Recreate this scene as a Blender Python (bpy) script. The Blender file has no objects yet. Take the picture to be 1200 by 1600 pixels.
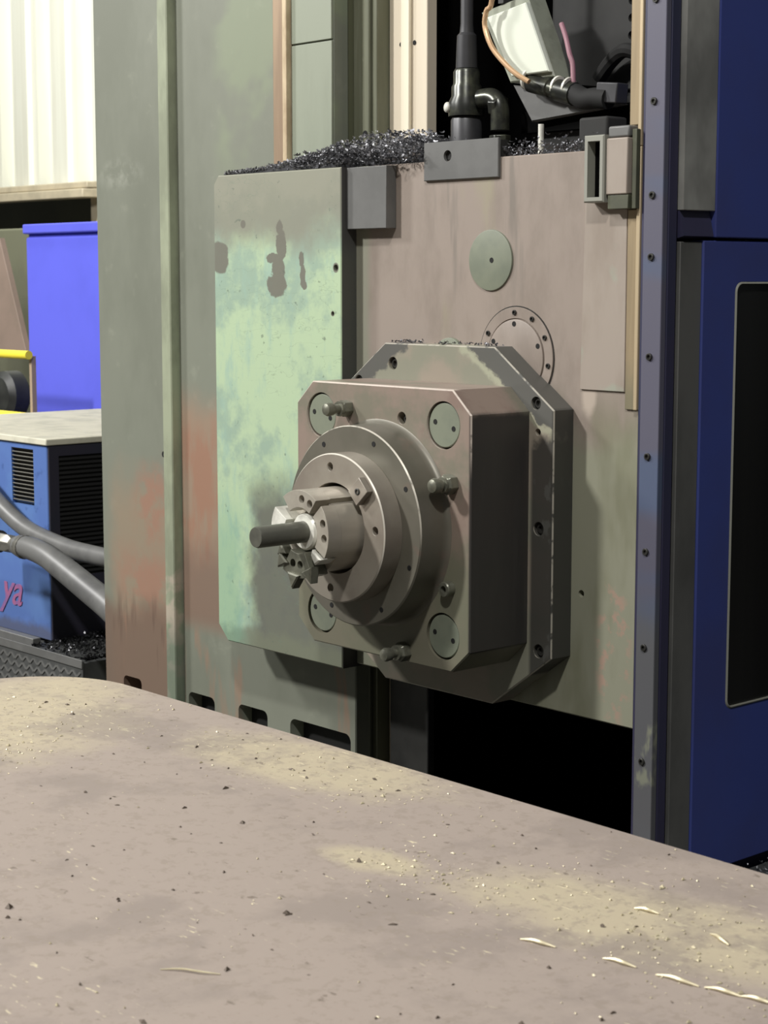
import bpy, bmesh, math, random
from mathutils import Vector, Matrix
from mathutils.geometry import tessellate_polygon

random.seed(7)
SC = bpy.context.scene
COL = SC.collection
PI = math.pi

# ------------------------------------------------------------------ camera, world, lights, exposure
cam_d = bpy.data.cameras.new('camera')
cam = bpy.data.objects.new('camera', cam_d)
COL.objects.link(cam)
cam.location = (2.228, -2.156, 1.65)
cam.rotation_euler = (math.radians(90 - 7.342), 0, math.radians(48.25))
cam_d.sensor_fit = 'VERTICAL'
cam_d.sensor_height = 36.0
cam_d.sensor_width = 27.0
cam_d.lens = 63.74
cam_d.clip_end = 200
cam_d.dof.use_dof = True
cam_d.dof.focus_distance = 2.95
cam_d.dof.aperture_fstop = 18
SC.camera = cam

W = bpy.data.worlds.new('hall_light')
W.use_nodes = True
SC.world = W
bg = W.node_tree.nodes['Background']
bg.inputs['Color'].default_value = (0.95, 1.0, 0.98, 1)
bg.inputs['Strength'].default_value = 0.085


def lamp(name, loc, aim, power, size, color=(1, 0.985, 0.96)):
    d = bpy.data.lights.new(name, 'AREA')
    d.shape = 'DISK'
    d.size = size
    d.energy = power
    d.color = color
    o = bpy.data.objects.new(name, d)
    COL.objects.link(o)
    o.location = loc
    o.rotation_euler = (Vector(aim) - Vector(loc)).to_track_quat('-Z', 'Y').to_euler()
    return o


lamp('high_bay_lamp_front', (-2.4, -4.1, 4.8), (0, 0, 1.3), 285, 0.45)
lamp('high_bay_lamp_overhead', (0.5, -1.7, 4.6), (0.2, -0.8, 1.1), 6, 0.9)
lamp('high_bay_lamp_right', (3.0, -4.0, 6.8), (0, 0, 1.2), 275, 0.4)
lamp('high_bay_lamp_far', (-6.0, 0.8, 6.4), (-9.8, 5.4, 3.4), 690, 0.7, (1, 1, 0.95))
lamp('high_bay_lamp_side', (-4.6, -2.6, 4.6), (-3.0, 1.2, 1.2), 210, 0.8)

vs = SC.view_settings
vs.view_transform = 'Standard'
vs.look = 'None'
vs.exposure = 0.0
vs.gamma = 1.0
vs.use_curve_mapping = False


# ------------------------------------------------------------------ materials
def C(r, g, b):
    f = lambda v: (v / 255 / 12.92) if v / 255 <= 0.04045 else ((v / 255 + 0.055) / 1.055) ** 2.4
    return (f(r), f(g), f(b), 1)


class Mat:
    def __init__(s, name, base, rough=0.6, metal=0.0, spec=0.5):
        s.m = bpy.data.materials.new(name)
        s.m.use_nodes = True
        s.t = s.m.node_tree
        s.b = s.t.nodes['Principled BSDF']
        s.b.inputs['Roughness'].default_value = rough
        s.b.inputs['Metallic'].default_value = metal
        s.b.inputs['Specular IOR Level'].default_value = spec
        s.geo = s.t.nodes.new('ShaderNodeNewGeometry')
        s.sep = s.t.nodes.new('ShaderNodeSeparateXYZ')
        s.t.links.new(s.geo.outputs['Position'], s.sep.inputs[0])
        s.X, s.Y, s.Z = s.sep.outputs
        rgb = s.t.nodes.new('ShaderNodeRGB')
        rgb.outputs[0].default_value = C(*base)
        s.col = rgb.outputs[0]
        s.t.links.new(s.col, s.b.inputs['Base Color'])

    def math(s, op, a, b=0.0, c=None):
        n = s.t.nodes.new('ShaderNodeMath')
        n.operation = op
        for i, v in enumerate((a, b) if c is None else (a, b, c)):
            if isinstance(v, (int, float)):
                n.inputs[i].default_value = v
            else:
                s.t.links.new(v, n.inputs[i])
        return n.outputs[0]

    def noise(s, scale, detail=4, rough=0.6, st=(1, 1, 1), off=0.0):
        mp = s.t.nodes.new('ShaderNodeMapping')
        mp.inputs['Scale'].default_value = st
        mp.inputs['Location'].default_value = (off, off * 1.7, off * 0.6)
        s.t.links.new(s.geo.outputs['Position'], mp.inputs[0])
        n = s.t.nodes.new('ShaderNodeTexNoise')
        n.inputs['Scale'].default_value = scale
        n.inputs['Detail'].default_value = detail
        n.inputs['Roughness'].default_value = rough
        s.t.links.new(mp.outputs[0], n.inputs['Vector'])
        return n.outputs[0]

    def ramp(s, v, a, b):
        n = s.t.nodes.new('ShaderNodeMapRange')
        n.interpolation_type = 'SMOOTHSTEP'
        lo, hi, flip = (a, b, False) if a < b else (b, a, True)
        n.inputs['From Min'].default_value = lo
        n.inputs['From Max'].default_value = hi
        n.inputs['To Min'].default_value = 1.0 if flip else 0.0
        n.inputs['To Max'].default_value = 0.0 if flip else 1.0
        s.t.links.new(v, n.inputs['Value'])
        return n.outputs[0]

    def mul(s, *a):
        r = a[0]
        for v in a[1:]:
            r = s.math('MULTIPLY', r, v)
        return r

    def mx(s, *a):
        r = a[0]
        for v in a[1:]:
            r = s.math('MAXIMUM', r, v)
        return r

    def wob(s, v, amp, scale, detail=4, off=0.0, st=(1, 1, 1)):
        n = s.math('SUBTRACT', s.noise(scale, detail, off=off, st=st), 0.5)
        return s.math('ADD', v, s.math('MULTIPLY', n, amp))

    def blob(s, cx, cz, rx, rz, wob=0.6, scale=40, soft=0.08, off=0.0, xs=None):
        dx = s.math('DIVIDE', s.math('SUBTRACT', xs or s.X, cx), rx)
        dz = s.math('DIVIDE', s.math('SUBTRACT', s.Z, cz), rz)
        d = s.math('SQRT', s.math('ADD', s.math('MULTIPLY', dx, dx), s.math('MULTIPLY', dz, dz)))
        d = s.wob(d, wob, scale, off=off)
        return s.ramp(d, 1 + soft, 1 - soft)

    def layer(s, col, mask, k=1.0):
        n = s.t.nodes.new('ShaderNodeMix')
        n.data_type = 'RGBA'
        if k != 1.0:
            mask = s.math('MULTIPLY', mask, k)
        s.t.links.new(mask, n.inputs[0])
        s.t.links.new(s.col, n.inputs[6])
        n.inputs[7].default_value = C(*col)
        s.col = n.outputs[2]
        s.t.links.new(s.col, s.b.inputs['Base Color'])
        return s

    def bump(s, v, strength=0.2, dist=0.002):
        n = s.t.nodes.new('ShaderNodeBump')
        n.inputs['Strength'].default_value = strength
        n.inputs['Distance'].default_value = dist
        s.t.links.new(v, n.inputs['Height'])
        s.t.links.new(n.outputs[0], s.b.inputs['Normal'])
        return s

    def roughen(s, v, a, b):
        n = s.t.nodes.new('ShaderNodeMapRange')
        n.inputs['To Min'].default_value = a
        n.inputs['To Max'].default_value = b
        s.t.links.new(v, n.inputs['Value'])
        s.t.links.new(n.outputs[0], s.b.inputs['Roughness'])
        return s


MT = {}


def simple(key, base, rough=0.6, metal=0.0, var=None, vs=20, st=(1, 1, 1), spec=0.5, k=0.7):
    m = Mat(key, base, rough, metal, spec)
    if var:
        m.layer(var, m.ramp(m.noise(vs, 5, st=st), 0.4, 0.68), k)
    MT[key] = m.m
    return m


# green paint on the sheet cover left of the spindle
m = Mat('green_cover_paint', (171, 191, 157), 0.55)
m.layer((140, 162, 146), m.ramp(m.noise(5.5, 5, 0.7, off=3.1), 0.47, 0.62), 0.85)
m.layer((146, 174, 160), m.ramp(m.noise(17, 5, 0.7, st=(1.6, 1, 0.5)), 0.5, 0.7), 0.7)
m.layer((130, 130, 116), m.ramp(m.wob(m.Z, 0.13, 9, off=2), 1.68, 1.76), 0.95)
m.layer((143, 142, 126), m.ramp(m.wob(m.Z, 0.2, 22, off=5), 1.77, 1.83), 0.6)
stain_shadow = m.mul(m.ramp(m.wob(m.Z, 0.10, 12, off=1), 1.31, 1.2), m.ramp(m.wob(m.X, 0.09, 14, off=4), -0.565, -0.505))
m.layer((92, 90, 84), stain_shadow, 0.9)  # dark stain that also carries the spindle's cast shadow in its colour
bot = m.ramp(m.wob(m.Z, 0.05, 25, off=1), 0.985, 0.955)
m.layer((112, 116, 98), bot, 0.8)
m.layer((116, 158, 134), m.mul(m.ramp(m.wob(m.Z, 0.1, 12), 1.26, 1.12), m.ramp(m.wob(m.X, 0.08, 18, off=2), -0.545, -0.59)), 0.45)
flake = m.mx(m.blob(-0.438, 1.744, 0.010, 0.014, 1.2, 75), m.blob(-0.433, 1.71, 0.016, 0.032, 1.2, 70),
             m.blob(-0.458, 1.688, 0.024, 0.009, 1.2, 75), m.blob(-0.443, 1.668, 0.019, 0.028, 1.0, 70),
             m.blob(-0.448, 1.637, 0.03, 0.023, 0.8, 60), m.blob(-0.627, 1.69, 0.032, 0.031, 0.6, 50),
             m.blob(-0.374, 1.685, 0.007, 0.014, 1.0, 90), m.blob(-0.371, 1.655, 0.008, 0.02, 1.2, 90),
             m.blob(-0.367, 1.637, 0.008, 0.008, 1.0, 90), m.blob(-0.277, 1.669, 0.008, 0.009, 0.1, 40),
             m.blob(-0.286, 1.587, 0.005, 0.005, 0.1, 40), m.blob(-0.549, 1.752, 0.008, 0.008, 0.4, 40))
m.layer((108, 106, 95), flake, 0.96)
scr = m.mul(m.ramp(m.noise(13, 3, 0.5, st=(1, 1, 3.2), off=7), 0.508, 0.5), m.ramp(m.noise(13, 3, 0.5, st=(1, 1, 3.2), off=7), 0.492, 0.5),
            m.ramp(m.noise(4.5, 2, off=6), 0.47, 0.6))
m.layer((104, 120, 104), scr, 0.4)
m.layer((84, 96, 84), m.ramp(m.noise(60, 3, off=3), 0.66, 0.72), 0.55)
m.layer((60, 58, 58), m.ramp(m.X, -0.2628, -0.2622), 0.95)  # right side face darkened in the paint, as little light reaches it
m.bump(m.noise(35, 4), 0.12)
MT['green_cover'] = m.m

# grey green paint on the column, brown and rust red lower down
m = Mat('column_paint', (119, 122, 109), 0.58)
m.layer((106, 109, 96), m.ramp(m.noise(3.2, 5, 0.65, st=(1, 1, 0.45)), 0.42, 0.66), 0.8)
m.layer((136, 139, 124), m.ramp(m.noise(14, 4, off=8), 0.6, 0.75), 0.5)
m.layer((134, 145, 116), m.mul(m.ramp(m.X, -0.78, -0.72), m.ramp(m.wob(m.Z, 0.1, 6), 1.8, 1.95), m.ramp(m.noise(6, 3, off=5), 0.45, 0.6)), 0.5)
leftp = m.ramp(m.X, -0.915, -0.935)
m.layer((140, 124, 104), m.mul(leftp, m.ramp(m.wob(m.Z, 0.16, 5, off=2), 1.27, 1.15), m.ramp(m.wob(m.X, 0.06, 9), -1.16, -1.1)), 0.8)
m.layer((148, 110, 92), m.mul(m.mx(m.blob(-0.985, 1.165, 0.06, 0.09, 1.6, 12, 0.6), m.blob(-1.01, 0.99, 0.10, 0.075, 1.6, 10, 0.6)), m.ramp(m.noise(20, 4, off=9), 0.35, 0.55)), 0.75)
m.layer((108, 88, 75), m.mul(leftp, m.ramp(m.wob(m.Z, 0.12, 6, off=3), 0.98, 0.9)), 0.85)
m.layer((90, 72, 62), m.mul(m.ramp(m.noise(9, 3, st=(2.4, 1, 0.35), off=4), 0.55, 0.66), m.ramp(m.Z, 1.0, 0.9), leftp), 0.7)
recess = m.mul(m.ramp(m.X, -0.895, -0.885), m.ramp(m.X, -0.60, -0.63))
m.layer((148, 122, 102), m.mul(recess, m.ramp(m.wob(m.Z, 0.1, 7, off=5), 1.44, 1.36), m.ramp(m.Z, 0.9, 0.96)), 0.75)
m.layer((146, 108, 88), m.mul(recess, m.ramp(m.noise(11, 4, st=(2, 1, 0.5), off=6), 0.4, 0.6), m.ramp(m.wob(m.Z, 0.1, 7), 1.38, 1.3), m.ramp(m.wob(m.Z, 0.1, 9, off=2), 1.02, 1.1)), 0.8)
m.layer((112, 92, 80), m.mul(recess, m.ramp(m.wob(m.Z, 0.2, 4, off=1), 1.15, 1.05), m.ramp(m.Z, 0.9, 0.95)), 0.7)
m.layer((150, 112, 90), m.mul(m.ramp(m.Z, 0.93, 0.9), m.ramp(m.noise(8, 3, st=(1.5, 1, 0.3), off=7), 0.58, 0.68)), 0.5)
m.layer((150, 152, 140), m.mul(m.blob(-1.07, 1.87, 0.06, 0.03, 1.8, 14, 0.6), m.ramp(m.noise(30, 4, off=2), 0.4, 0.6)), 0.5)
m.bump(m.noise(30, 4), 0.1)
MT['column_paint'] = m.m

m = simple('column_edge', (152, 158, 134), 0.5, 0, (120, 124, 106), 14, (1, 1, 0.4))
m.layer((176, 160, 146), m.mul(m.ramp(m.wob(m.Z, 0.2, 8), 1.08, 0.98), m.ramp(m.noise(20, 3), 0.45, 0.6)), 0.7)
m.layer((96, 108, 94), m.ramp(m.wob(m.Z, 0.1, 8), 0.95, 0.85), 0.7)
simple('column_side', (92, 94, 72), 0.7, 0, (72, 72, 62), 5, (1, 1, 0.5))
simple('dark_olive', (78, 80, 62), 0.6, 0, (64, 66, 54), 20)
simple('column_rear', (104, 106, 86), 0.65, 0, (124, 126, 108), 18, (3, 1, 0.15))
simple('joint_plate', (140, 146, 129), 0.55, 0, (122, 128, 112), 6, (1.5, 1, 0.3))
simple('tan_rail', (166, 143, 118), 0.45, 0.2, (136, 116, 96), 12, (2, 1, 0.2))
simple('pale_rail', (206, 188, 156), 0.42, 0.1, (160, 138, 110), 25, (1, 1, 0.4))
simple('beige_sheet', (214, 202, 180), 0.5, 0, (192, 180, 160), 6, (3, 1, 0.1))
simple('pale_sheet', (236, 226, 202), 0.5)

# brown grey paint on the headstock slab
m = Mat('headstock_paint', (146, 134, 124), 0.5)
m.layer((128, 117, 107), m.ramp(m.noise(6, 6, 0.65, st=(1.4, 1, 0.6)), 0.44, 0.66), 0.75)
m.layer((150, 146, 116), m.ramp(m.noise(4.2, 4, st=(1.5, 1, 0.5), off=4), 0.55, 0.7), 0.6)
m.layer((140, 142, 122), m.ramp(m.wob(m.Z, 0.16, 8, off=2), 1.45, 1.36), 0.85)
m.layer((112, 112, 88), m.mul(m.ramp(m.noise(5, 4, st=(1.6, 1, 0.5), off=9), 0.45, 0.62), m.ramp(m.Z, 1.5, 1.4)), 0.6)
m.layer((168, 138, 122), m.mul(m.ramp(m.noise(26, 4, off=5), 0.5, 0.6), m.blob(0.36, 1.06, 0.035, 0.12, 0.6, 25, 0.3)), 0.8)
m.layer((112, 106, 98), m.mul(m.ramp(m.noise(9, 3, st=(3, 1, 0.35), off=3), 0.56, 0.7), m.ramp(m.Z, 1.5, 1.75)), 0.6)
m.layer((132, 134, 118), m.ramp(m.wob(m.X, 0.02, 12), -0.215, -0.24), 0.8)
m.layer((186, 172, 158), m.blob(0.30, 1.465, 0.014, 0.03, 0.8, 30, 0.4), 0.7)
m.bump(m.noise(30, 4), 0.08)
MT['headstock_paint'] = m.m
m = simple('worn_pad', (156, 145, 134), 0.5, 0, (136, 124, 112), 7, (1.6, 1, 0.6))
m.layer((150, 158, 142), m.ramp(m.noise(12, 3, off=4), 0.58, 0.7), 0.6)
m = simple('grey_green_disc', (122, 127, 110), 0.55, 0, (108, 114, 100), 20)

# brown grey cast housing
m = Mat('housing_paint', (140, 124, 113), 0.46)
m.layer((116, 114, 99), m.ramp(m.noise(6, 5, 0.65, off=1), 0.42, 0.6), 0.85)
m.layer((126, 106, 97), m.ramp(m.noise(15, 4, off=6), 0.55, 0.7), 0.6)
m.layer((112, 113, 94), m.ramp(m.wob(m.Z, 0.2, 6), 1.30, 1.15), 0.75)
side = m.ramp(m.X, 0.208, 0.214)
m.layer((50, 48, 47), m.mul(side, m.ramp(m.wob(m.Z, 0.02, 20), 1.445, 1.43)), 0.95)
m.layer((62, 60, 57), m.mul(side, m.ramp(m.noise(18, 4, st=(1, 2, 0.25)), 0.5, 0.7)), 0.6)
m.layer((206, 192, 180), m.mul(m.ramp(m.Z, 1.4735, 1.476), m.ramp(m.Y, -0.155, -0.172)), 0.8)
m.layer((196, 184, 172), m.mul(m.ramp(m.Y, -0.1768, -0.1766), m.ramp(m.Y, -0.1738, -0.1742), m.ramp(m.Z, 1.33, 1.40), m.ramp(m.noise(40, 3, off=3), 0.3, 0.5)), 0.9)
m.bump(m.noise(45, 4), 0.08)
MT['housing_paint'] = m.m

m = Mat('flange_paint', (146, 136, 122), 0.48)
m.layer((128, 130, 114), m.ramp(m.noise(8, 5, off=1), 0.45, 0.62), 0.8)
d = m.math('ADD', m.math('ABSOLUTE', m.X), m.math('MULTIPLY', m.math('ABSOLUTE', m.math('SUBTRACT', m.Z, 1.242)), 1.38))
bare = m.mul(m.ramp(m.wob(d, 0.09, 26, 6), 0.475, 0.487), m.ramp(m.Z, 1.3, 1.36))
m.layer((84, 84, 80), bare, 0.95)
m.layer((170, 172, 148), m.mul(m.ramp(m.wob(d, 0.09, 26, 6), 0.452, 0.47), m.ramp(m.wob(d, 0.09, 26, 6), 0.487, 0.475), m.ramp(m.Z, 1.3, 1.36), m.ramp(m.X, 0.0, 0.05)), 0.6)
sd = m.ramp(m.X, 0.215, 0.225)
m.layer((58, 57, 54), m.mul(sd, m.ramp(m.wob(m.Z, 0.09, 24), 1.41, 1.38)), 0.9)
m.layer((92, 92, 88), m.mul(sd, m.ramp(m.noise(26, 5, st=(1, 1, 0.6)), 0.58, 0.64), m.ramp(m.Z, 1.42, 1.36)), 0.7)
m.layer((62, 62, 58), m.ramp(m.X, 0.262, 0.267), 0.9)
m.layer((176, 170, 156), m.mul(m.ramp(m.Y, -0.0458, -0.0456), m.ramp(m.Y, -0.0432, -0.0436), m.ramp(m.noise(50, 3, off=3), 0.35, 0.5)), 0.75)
m.bump(m.noise(45, 4), 0.08)
MT['flange_paint'] = m.m

m = simple('ring_steel', (116, 112, 101), 0.42, 0.3, (100, 98, 86), 7)
m.layer((128, 108, 98), m.ramp(m.noise(14, 4, off=4), 0.58, 0.7), 0.5)
m.layer((206, 200, 186), m.mul(m.ramp(m.Y, -0.2369, -0.2366), m.ramp(m.Y, -0.2346, -0.2349), m.ramp(m.Z, 1.22, 1.27), m.ramp(m.noise(30, 3), 0.35, 0.5)), 0.8)  # worn front rim with a highlight painted on its upper half
m = simple('nose_steel', (152, 145, 133), 0.34, 0.2, (132, 122, 112), 9)
m.layer((226, 220, 206), m.mul(m.ramp(m.Y, -0.2754, -0.2751), m.ramp(m.Y, -0.2731, -0.2734), m.ramp(m.Z, 1.17, 1.22)), 0.85)  # rim wear brightened by a painted highlight towards the top
m = simple('quill_steel', (190, 184, 170), 0.3, 0.3, (158, 150, 138), 12, (1, 0.2, 1))
simple('bright_steel', (232, 231, 220), 0.4, 0.1, (176, 174, 164), 30)
simple('rod_steel', (102, 102, 93), 0.4, 0.3, (78, 78, 72), 25)
simple('dark_steel', (64, 64, 62), 0.45, 0.4, (48, 48, 48), 14)
simple('bolt_steel', (58, 57, 54), 0.42, 0.5, (76, 76, 72), 60)
simple('grey_steel', (108, 108, 106), 0.5, 0.2, (94, 94, 92), 10)
simple('knob_steel', (122, 122, 108), 0.35, 0.35, (86, 86, 76), 50)
m = simple('hole_black', (16, 16, 15), 0.8)
simple('void_black', (10, 10, 10), 0.9, 0, (7, 7, 7), 4, spec=0.05)
simple('housing_black', (52, 52, 51), 0.7, 0, (44, 44, 44), 9, spec=0.2)
m = simple('brass_rail', (174, 156, 126), 0.34, 0.3, (146, 130, 106), 7, (4, 1, 0.25))
m.layer((118, 120, 102), m.ramp(m.wob(m.Z, 0.1, 10), 1.54, 1.46), 0.6)
simple('brass_edge', (196, 178, 146), 0.4, 0.35, (160, 150, 126), 9, (1, 1, 0.3))
m = Mat('strip_blue', (88, 87, 102), 0.5)
m.layer((74, 90, 118), m.ramp(m.noise(4, 3, st=(0.3, 0.3, 1), off=2.6), 0.52, 0.6), 0.7)
m.layer((90, 90, 92), m.ramp(m.wob(m.Z, 0.1, 8), 1.2, 1.08), 0.95)
m.layer((132, 134, 116), m.mul(m.ramp(m.wob(m.Z, 0.04, 20), 0.97, 0.955), m.ramp(m.wob(m.Z, 0.05, 60), 0.86, 0.88), m.ramp(m.noise(30, 3, st=(1, 1, 0.4)), 0.45, 0.55)), 0.8)
MT['strip_blue'] = m.m
simple('enclosure_blue', (58, 71, 138), 0.45, 0, (62, 66, 112), 2.5, k=0.6)
simple('side_navy', (52, 50, 74), 0.5, 0, (40, 48, 70), 4)
m = simple('side_grey', (160, 160, 155), 0.5, 0.1, (84, 84, 82), 4.5, (1, 1, 0.6))
simple('way_cover_grey', (98, 98, 95), 0.55, 0.1, (70, 70, 68), 6, (1, 1, 0.5))
m = simple('window_dark', (22, 22, 22), 0.25, 0, (28, 28, 27), 5, (1, 5, 0.05))
simple('gasket_grey', (142, 142, 132), 0.5)

simple('white_plastic', (212, 217, 202), 0.6, 0, (206, 212, 197), 3)
simple('grey_plastic', (140, 144, 128), 0.5, 0, (112, 114, 100), 20)
simple('copper_wire', (206, 170, 132), 0.35, 0.4)
simple('pink_wire', (150, 108, 118), 0.5)
simple('oily_fitting', (50, 51, 48), 0.3, 0.5, (84, 86, 72), 45)
simple('cylinder_grey', (66, 66, 68), 0.42, 0.3, (52, 52, 54), 10)
simple('chip_steel', (178, 178, 182), 0.4, 0.6, (96, 96, 100), 60)
simple('chip_dark', (116, 116, 120), 0.4, 0.6, (50, 50, 54), 60)
simple('chip_pale', (204, 193, 160), 0.4, 0.2)
simple('swarf_base', (64, 64, 66), 0.9, 0, (44, 44, 46), 60, spec=0.1)
simple('chip_oily', (66, 66, 68), 0.24, 0.8, (44, 44, 46), 60)
simple('chip_brown', (92, 80, 68), 0.6, 0.2)

# dusty table plate
m = Mat('table_dust', (163, 150, 140), 0.62, 0.0, 0.35)


def patch(cx, cy, rx, ry, ang):
    ca, sa = math.cos(ang), math.sin(ang)
    px, py = m.math('SUBTRACT', m.X, cx), m.math('SUBTRACT', m.Y, cy)
    u = m.math('DIVIDE', m.math('ADD', m.math('MULTIPLY', px, ca), m.math('MULTIPLY', py, sa)), rx)
    v = m.math('DIVIDE', m.math('SUBTRACT', m.math('MULTIPLY', py, ca), m.math('MULTIPLY', px, sa)), ry)
    d_ = m.math('SQRT', m.math('ADD', m.math('MULTIPLY', u, u), m.math('MULTIPLY', v, v)))
    return m.ramp(m.wob(d_, 1.3, 10, 6), 1.35, 0.55)


sand = m.mx(patch(0.05, -0.87, 0.26, 0.15, -0.6), patch(0.52, -0.76, 0.20, 0.085, 0.1), patch(0.86, -0.95, 0.07, 0.03, 0.1), patch(1.20, -0.88, 0.22, 0.085, 0.15))
m.layer((190, 178, 150), sand, 0.8)
m.layer((142, 131, 123), m.ramp(m.noise(7, 6, 0.65, off=5), 0.48, 0.64), 0.6)
m.layer((146, 134, 122), m.ramp(m.noise(70, 5, 0.7, off=4), 0.52, 0.62), 0.5)
m.layer((186, 176, 150), m.mul(m.ramp(m.noise(38, 5, 0.7, st=(1, 1.6, 1)), 0.56, 0.66), sand), 0.9)
m.layer((118, 107, 96), m.ramp(m.noise(55, 5, 0.65, st=(0.7, 1.2, 1), off=7), 0.645, 0.70), 0.75)
m.layer((224, 212, 178), m.mul(m.ramp(m.noise(60, 3, 0.6, st=(0.6, 2.4, 1), off=11), 0.65, 0.69), m.ramp(m.noise(4.5, 3, off=8), 0.48, 0.6)), 0.7)
m.bump(m.noise(80, 5), 0.25, 0.001)
MT['table_dust'] = m.m
simple('table_side', (96, 88, 80), 0.6, 0.2, (70, 66, 60), 8)

# left background
simple('cladding', (226, 226, 212), 0.6, 0, (214, 212, 196), 3, (3, 1, 0.2))
simple('wall_trim', (196, 184, 158), 0.6, 0, (170, 160, 138), 6)
simple('shade_olive', (84, 84, 70), 0.85, 0, (70, 70, 62), 1.5)
simple('stand_in_olive', (96, 97, 78), 0.8, 0, (82, 82, 68), 2)
simple('cabinet_blue', (98, 104, 226), 0.5, 0, (88, 94, 208), 2)
simple('cabinet_seam', (66, 70, 168), 0.6)
m = Mat('chiller_blue', (84, 112, 172), 0.45)
m.layer((96, 130, 184), m.ramp(m.noise(5, 4, off=1), 0.45, 0.65), 0.6)
m.layer((84, 82, 84), m.ramp(m.wob(m.Z, 0.05, 18), 0.74, 0.71), 0.7)
m.layer((54, 76, 128), m.ramp(m.noise(22, 4, off=3), 0.6, 0.72), 0.5)
MT['chiller_blue'] = m.m
m = simple('chiller_lid', (206, 202, 182), 0.7, 0, (178, 176, 158), 14)
simple('chiller_side', (48, 46, 58), 0.5, 0, (38, 46, 56), 6)
simple('grille_dark', (38, 38, 38), 0.6, 0.2)
simple('louver_grey', (92, 90, 82), 0.5, 0.3)
simple('script_red', (164, 98, 136), 0.5, 0, (112, 100, 158), 45)
m = simple('hose_rubber', (106, 106, 104), 0.42, 0, (78, 78, 78), 9)
simple('hose_metal', (150, 148, 140), 0.35, 0.6, (110, 108, 100), 30)
simple('checker_steel', (84, 85, 84), 0.5, 0.3, (66, 67, 66), 16)
simple('rail_yellow', (246, 226, 70), 0.5)
simple('post_beige', (170, 150, 126), 0.6)
simple('chute_brown', (136, 118, 106), 0.7, 0, (112, 100, 88), 3)
simple('motor_black', (50, 51, 50), 0.5, 0.1, (66, 68, 64), 8)
simple('floor_concrete', (92, 90, 84), 0.8, 0, (74, 72, 68), 2)


# ------------------------------------------------------------------ mesh helpers
def box(bm, x0, x1, y0, y1, z0, z1):
    v = [bm.verts.new((x, y, z)) for x in (x0, x1) for y in (y0, y1) for z in (z0, z1)]
    for f in ((0, 1, 3, 2), (4, 6, 7, 5), (0, 4, 5, 1), (2, 3, 7, 6), (0, 2, 6, 4), (1, 5, 7, 3)):
        bm.faces.new([v[i] for i in f])
    return bm


def rot_box(bm, center, size, M):
    vs_ = []
    c = Vector(center)
    for x in (-1, 1):
        for y in (-1, 1):
            for z in (-1, 1):
                vs_.append(bm.verts.new(c + M @ Vector((x * size[0] / 2, y * size[1] / 2, z * size[2] / 2))))
    for f in ((0, 1, 3, 2), (4, 6, 7, 5), (0, 4, 5, 1), (2, 3, 7, 6), (0, 2, 6, 4), (1, 5, 7, 3)):
        bm.faces.new([vs_[i] for i in f])
    return bm


def circle(cx, cz, r, n=32, a0=0.0):
    return [(cx + r * math.cos(a0 + 2 * PI * i / n), cz + r * math.sin(a0 + 2 * PI * i / n)) for i in range(n)]


def rrect(x0, x1, z0, z1, r, n=5):
    p = []
    for cx, cz, a in ((x1 - r, z1 - r, 0), (x0 + r, z1 - r, PI / 2), (x0 + r, z0 + r, PI), (x1 - r, z0 + r, 1.5 * PI)):
        for i in range(n + 1):
            t = a + PI / 2 * i / n
            p.append((cx + r * math.cos(t), cz + r * math.sin(t)))
    return p


def octa(x0, x1, z0, z1, cx, cz):
    return [(x0 + cx, z0), (x1 - cx, z0), (x1, z0 + cz), (x1, z1 - cz), (x1 - cx, z1), (x0 + cx, z1), (x0, z1 - cz), (x0, z0 + cz)]


def inset(l, d):
    """The closed outline l moved inwards by d."""
    n = len(l)
    area = sum(l[i][0] * l[(i + 1) % n][1] - l[(i + 1) % n][0] * l[i][1] for i in range(n))
    sg = 1 if area > 0 else -1
    out = []
    for i in range(n):
        a, b, c = Vector(l[i - 1]), Vector(l[i]), Vector(l[(i + 1) % n])
        e1, e2 = (b - a).normalized(), (c - b).normalized()
        n1, n2 = Vector((-e1.y, e1.x)) * sg, Vector((-e2.y, e2.x)) * sg
        m = n1 + n2
        k = max(0.35, 1 + n1.dot(n2))
        out.append(tuple(b + m * (d / k)))
    return out


PLATES = set()


def plate(bm, outline, holes, y0, y1, to=None, cham=None):
    """A slab with the outline and holes given in x, z, running from y0 (front) to y1 (back), its front edge chamfered."""
    PLATES.add(id(bm))
    if cham is None:
        cham = min(0.0022, abs(y1 - y0) * 0.2)
    if cham:
        full, outline = list(outline), inset(list(outline), cham)
    to = to or (lambda x, z, y: (x, y, z))
    loops = [list(outline)] + [list(h) for h in holes]
    tri = tessellate_polygon([[Vector((x, z, 0)) for x, z in l] for l in loops])
    flat = [p for l in loops for p in l]
    F = [bm.verts.new(to(x, z, y0)) for x, z in flat]
    B = [bm.verts.new(to(x, z, y1)) for x, z in flat]
    for a, b, c in tri:
        try:
            bm.faces.new((F[a], F[b], F[c]))
            bm.faces.new((B[c], B[b], B[a]))
        except ValueError:
            pass
    if cham:
        s_ = cham if y1 > y0 else -cham
        n = len(full)
        M_ = [bm.verts.new(to(x, z, y0 + s_)) for x, z in full]
        for i in range(n):
            B[i].co = to(full[i][0], full[i][1], y1)
            bm.faces.new((F[i], F[(i + 1) % n], M_[(i + 1) % n], M_[i]))
    k = 0
    for q, l in enumerate(loops):
        n = len(l)
        T = M_ if (cham and q == 0) else F[k:k + n]
        for i in range(n):
            j = (i + 1) % n
            bm.faces.new((T[i], T[j], B[k + j], B[k + i]))
        k += n
    return bm


def frame_of(axis):
    a = Vector(axis).normalized()
    u = a.orthogonal().normalized()
    return a, u, a.cross(u)


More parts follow.
